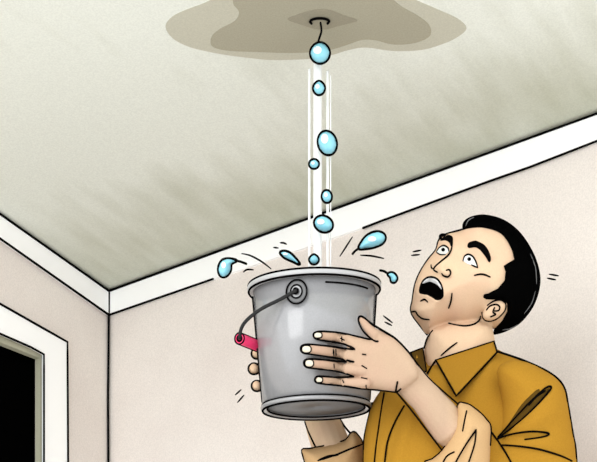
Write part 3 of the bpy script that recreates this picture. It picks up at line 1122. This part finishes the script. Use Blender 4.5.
for q in ([(498, 437), (514, 419), (530, 402), (545, 388.5), (551, 386.6), (549, 391.5), (536, 406), (520, 421), (498, 438.4)], [(545, 391), (536, 397), (529, 405)],
          [(497, 439), (510, 434.5), (530, 431.6), (546, 432.6), (548.6, 434.8), (540, 437.4), (525, 439.4)], [(502, 445), (520, 446.4), (540, 449.6), (560, 455.6), (572, 461)],
          [(490.8, 431), (500, 444), (507, 455), (516, 472)]):
    ink(m, q, cloth_bvh, w=1.8, taper=.2)
build_lines('fold_line', m, shirt)
FOLD_SHADE = spl([(500, 436), (511, 420), (522, 404), (534, 392), (539, 389), (541, 391.5), (549.5, 388.5), (540, 401), (527, 414.5), (513, 427)], True, 3)
build('fold_shade', patch(FOLD_SHADE, cloth_bvh, 0.0008, 0.002, 2.5), M_OCHRE_DARK, shirt)  # dark patch painted as the shade in the sleeve fold
cb = cuf.bvh()
m = Lines()
plane_line(CUF[-18:] + CUF[:19], cuf.plane[0], cuf.plane[1], 1.9, push=0.004, curve=False)
ink(m, [(466.6, 411), (464.6, 420), (462.6, 430.6)], cb, w=1.6)
ink(m, [(476, 430), (467, 443), (458, 458), (452, 470)], cb, w=1.7)
ink(m, [(476, 430), (474.6, 444), (468.5, 463)], cb, w=1.7)
ink(m, [(454, 452), (446, 457), (440, 470)], cb, w=1.5)
build_lines('cuff_line', m, c1)
m = Lines()
plane_line(CU2[-9:] + CU2[:28], cu2.plane[0], cu2.plane[1], 1.9, push=0.004, curve=False)
ink(m, [(362, 444.4), (350, 449), (338, 454), (322, 459.6)], cu2.bvh(), w=1.8, taper=.4)
ink(m, [(338, 455), (328, 456.6), (318, 460.6)], cu2.bvh(), w=2.4, taper=.5)
build_lines('cuff_line', m, c2)

# trousers and shoes, below the picture
tm = Mesh()
tube(tm, [hipc + Vector((0, 0, 0.05)), hipc + Vector((0, 0, -0.08))], [0.150, 0.150], 24)
for hp, kn, an in FEET:
    tube(tm, [hp + Vector((0, 0, 0.02)), hp.lerp(kn, .5), kn, kn.lerp(an, .5), an + Vector((0, 0, 0.02))], [0.105, 0.09, 0.075, 0.07, 0.066], 20)
build('trousers', tm, M_TROUS, person)
for hp, kn, an in FEET:
    s_ = Mesh()
    tube(s_, [an + Vector((0, 0.035, -0.024)), an + Vector((-0.01, -0.06, -0.027)), an + Vector((-0.02, -0.16, -0.035))], [0.046, 0.047, 0.036], 16)
    s_.v = [Vector((p.x, p.y, max(p.z, 0.0))) for p in s_.v]
    build('shoe', s_, M_SHOE, person)


# ------------------------------------------------------------------ water
def drop(outline, label, D=3.1, T=None, glint=None, tail=None, curve=True, w=3.4, group='water drops'):
    poly = spl(outline, True, 5) if curve else outline
    xs = [p[0] for p in poly]; ys = [p[1] for p in poly]
    rad = min(max(xs) - min(xs), max(ys) - min(ys)) / 2
    me = inflate(poly, D, px2m(T or rad * 0.9, D), rad, max(1.0, rad / 5))
    low = min(me.v, key=lambda p: p.z)
    ob = build('water_drop', me, M_WATER, base=low.copy())
    WORLD[ob.name] = low.copy()
    tag(ob, label, 'water drop', group)
    o, n, _ = me.plane
    mm = Mesh()
    tube(mm, [on_plane(x, y, o, n) for x, y in poly], px2m(w / 2, D), 6, closed=True)
    if tail:
        tube(mm, [on_plane(x, y, o, n) for x, y in spl(tail, False, 5)], px2m(w / 3, D), 6)
    build('outline', mm, INK, ob)
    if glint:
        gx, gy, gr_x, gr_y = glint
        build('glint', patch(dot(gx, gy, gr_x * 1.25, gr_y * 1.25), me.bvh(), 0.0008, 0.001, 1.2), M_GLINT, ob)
    return ob


def egg(cx, cy, rx, ry, rot=0.0, point=0.0, n=14):
    out = []
    for i in range(n):
        t = 2 * math.pi * i / n
        x, y = rx * math.cos(t), ry * math.sin(t)
        if y < 0:
            x *= 1 - point * (y / ry) ** 2
        c, s = math.cos(rot), math.sin(rot)
        out.append((cx + x * c - y * s, cy + x * s + y * c))
    return out


drop(egg(320, 53, 9.6, 10.2, 0, 0.1), 'round water drop hanging from the stain by a thin dark thread', glint=(317.4, 50, 3.4, 3.2),
     tail=[(320.6, 23), (321.4, 31), (319.4, 38), (317.8, 43.5)])
drop(egg(319, 88, 5.6, 6.6, 0, 0.25), 'small falling drop just below the hanging drop', glint=(317.4, 86.4, 1.7, 1.9))
drop(egg(327.3, 143, 9.0, 11.8, -0.25), 'largest falling drop, egg shaped, halfway down the stream', glint=(324.6, 138.6, 3.0, 4.0))
drop(egg(314, 164, 4.6, 4.4), 'tiny round drop left of centre, just below the largest falling drop', glint=(313, 163, 1.4, 1.3))
drop(egg(326.8, 196.5, 4.7, 5.9, -0.1), 'small oval falling drop right above the white cornice', glint=(325.8, 194.8, 1.5, 1.9))
drop(egg(323.5, 224, 9.3, 7.6, 0.45), 'plump tilted drop falling in front of the white cornice', glint=(320.8, 221.8, 3.0, 2.3))
drop([(218.6, 267), (221.8, 260.8), (228, 258.8), (236.6, 260.6), (231.4, 264), (230.6, 270.6), (226.6, 276), (221.6, 276.6), (218.8, 273)], 'curled splash drop at far left above the bucket rim',
     glint=(223.6, 265, 1.8, 2.6), tail=[(236, 260.6), (241, 261.8), (246.2, 263.8)], group='splash drops over the bucket')
drop([(280.2, 253), (283, 251.2), (288.6, 252.2), (294.4, 257), (299.8, 264.4), (292, 261.2), (284.4, 257.6)], 'slim pointed splash drop above the bucket ear', T=3, glint=(285.4, 254, 2.0, 1.1), group='splash drops over the bucket')
drop(egg(314, 259.4, 4.5, 4.6, 0, 0.45), 'tiny round splash drop just above the middle of the rim', group='splash drops over the bucket')
drop([(358.8, 248.4), (362, 241.4), (367.5, 235.2), (376, 231.8), (383, 233.4), (385.4, 238), (382.4, 243.4), (374.6, 247), (366, 248.6)], 'largest splash drop, leaning right above the bucket',
     glint=(372, 239, 3.4, 2.2), tail=[(358.8, 248.4), (355.4, 250.8), (352.6, 253.8)], group='splash drops over the bucket')
drop([(387.8, 274.2), (391.6, 272.6), (395.4, 274.6), (397, 278.6), (394.8, 282.2), (391.4, 281.6), (390.4, 277.6)], 'small curled splash drop right of the bucket rim', tail=[(388, 274), (384.4, 271.4), (380.2, 270.4)],
     group='splash drops over the bucket')

stream = bpy.data.objects.new('water_stream', None)
COL.objects.link(stream)
stream.location = P(318, 262, 3.1)
WORLD[stream.name] = stream.location.copy()
tag(stream, 'pale translucent stream of water falling from the stain into the bucket', 'water stream')
for x, w, y0 in ((309.3, 2.4, 70), (317.6, 8.6, 62), (327.6, 2.6, 72), (330.6, 1.2, 76)):
    build('strand', tube(Mesh(), [P(x, y, 3.13) for y in np.linspace(y0, 282, 12)], px2m(w / 2, 3.13), 12), M_STREAM, stream)


# ------------------------------------------------------------------ hand-drawn motion strokes floating round the action
def stroke(pts, label, group, D=3.1, w=1.8):
    p3 = [P(x, y, D) for x, y in (spl(pts, False, 5) if len(pts) > 2 else lines(pts, False, 2))]
    n = len(p3)
    r = px2m(w / 2, D)
    ob = build('motion_stroke', tube(Mesh(), p3, [r * (1 - 0.45 * abs(2 * i / (n - 1) - 1) ** 2) for i in range(n)], 6), INK, base=min(p3, key=lambda p: p.z).copy())
    tag(ob, label, 'motion line', group)


G1, G2, G3 = "motion strokes round the man's head", 'motion strokes by the hands', 'splash strokes over the bucket'
stroke([(413, 251.8), (421, 250.2)], "upper short black motion stroke left of the man's far eye", G1)
stroke([(411.4, 255.4), (419.5, 254.6)], "lower short black motion stroke left of the man's far eye", G1)
stroke([(549.2, 274.2), (558.4, 275.8)], 'upper short black motion stroke right of the black hair', G1)
stroke([(547.4, 278.2), (555.8, 279.8)], 'lower short black motion stroke right of the black hair', G1)
stroke([(383.4, 315.8), (392.4, 322.8)], 'longer upper black motion stroke right of the thumb', G2)
stroke([(384.8, 322), (391.7, 325.4)], 'shorter lower black motion stroke right of the thumb', G2)
stroke([(235.4, 394.8), (241, 389.8)], 'shorter upper black motion stroke left of the far fingertips', G2)
stroke([(237.6, 402.4), (244, 395.2)], 'longer lower black motion stroke left of the far fingertips', G2)
stroke([(273.6, 247.4), (278.2, 248)], 'tiny lower dash above the slim pointed splash drop', G3)
stroke([(280.2, 242.8), (283.4, 242.9), (286.6, 244.2)], 'tiny upper dash above the slim pointed splash drop', G3)
stroke([(241.8, 253.6), (250, 255.4), (259, 260), (265, 264), (271, 268.8)], 'long curved black stroke between far left drop and bucket ear', G3)
stroke([(243.4, 272), (247.2, 269.6), (253.4, 269.8)], 'short hooked black stroke just over the left end of the rim', G3)
stroke([(340, 256.2), (352.4, 237)], 'long slanted black stroke left of the largest splash drop', G3)
stroke([(360.6, 255.2), (372, 256), (383.6, 258.4)], 'flat black stroke below the largest splash drop', G3)
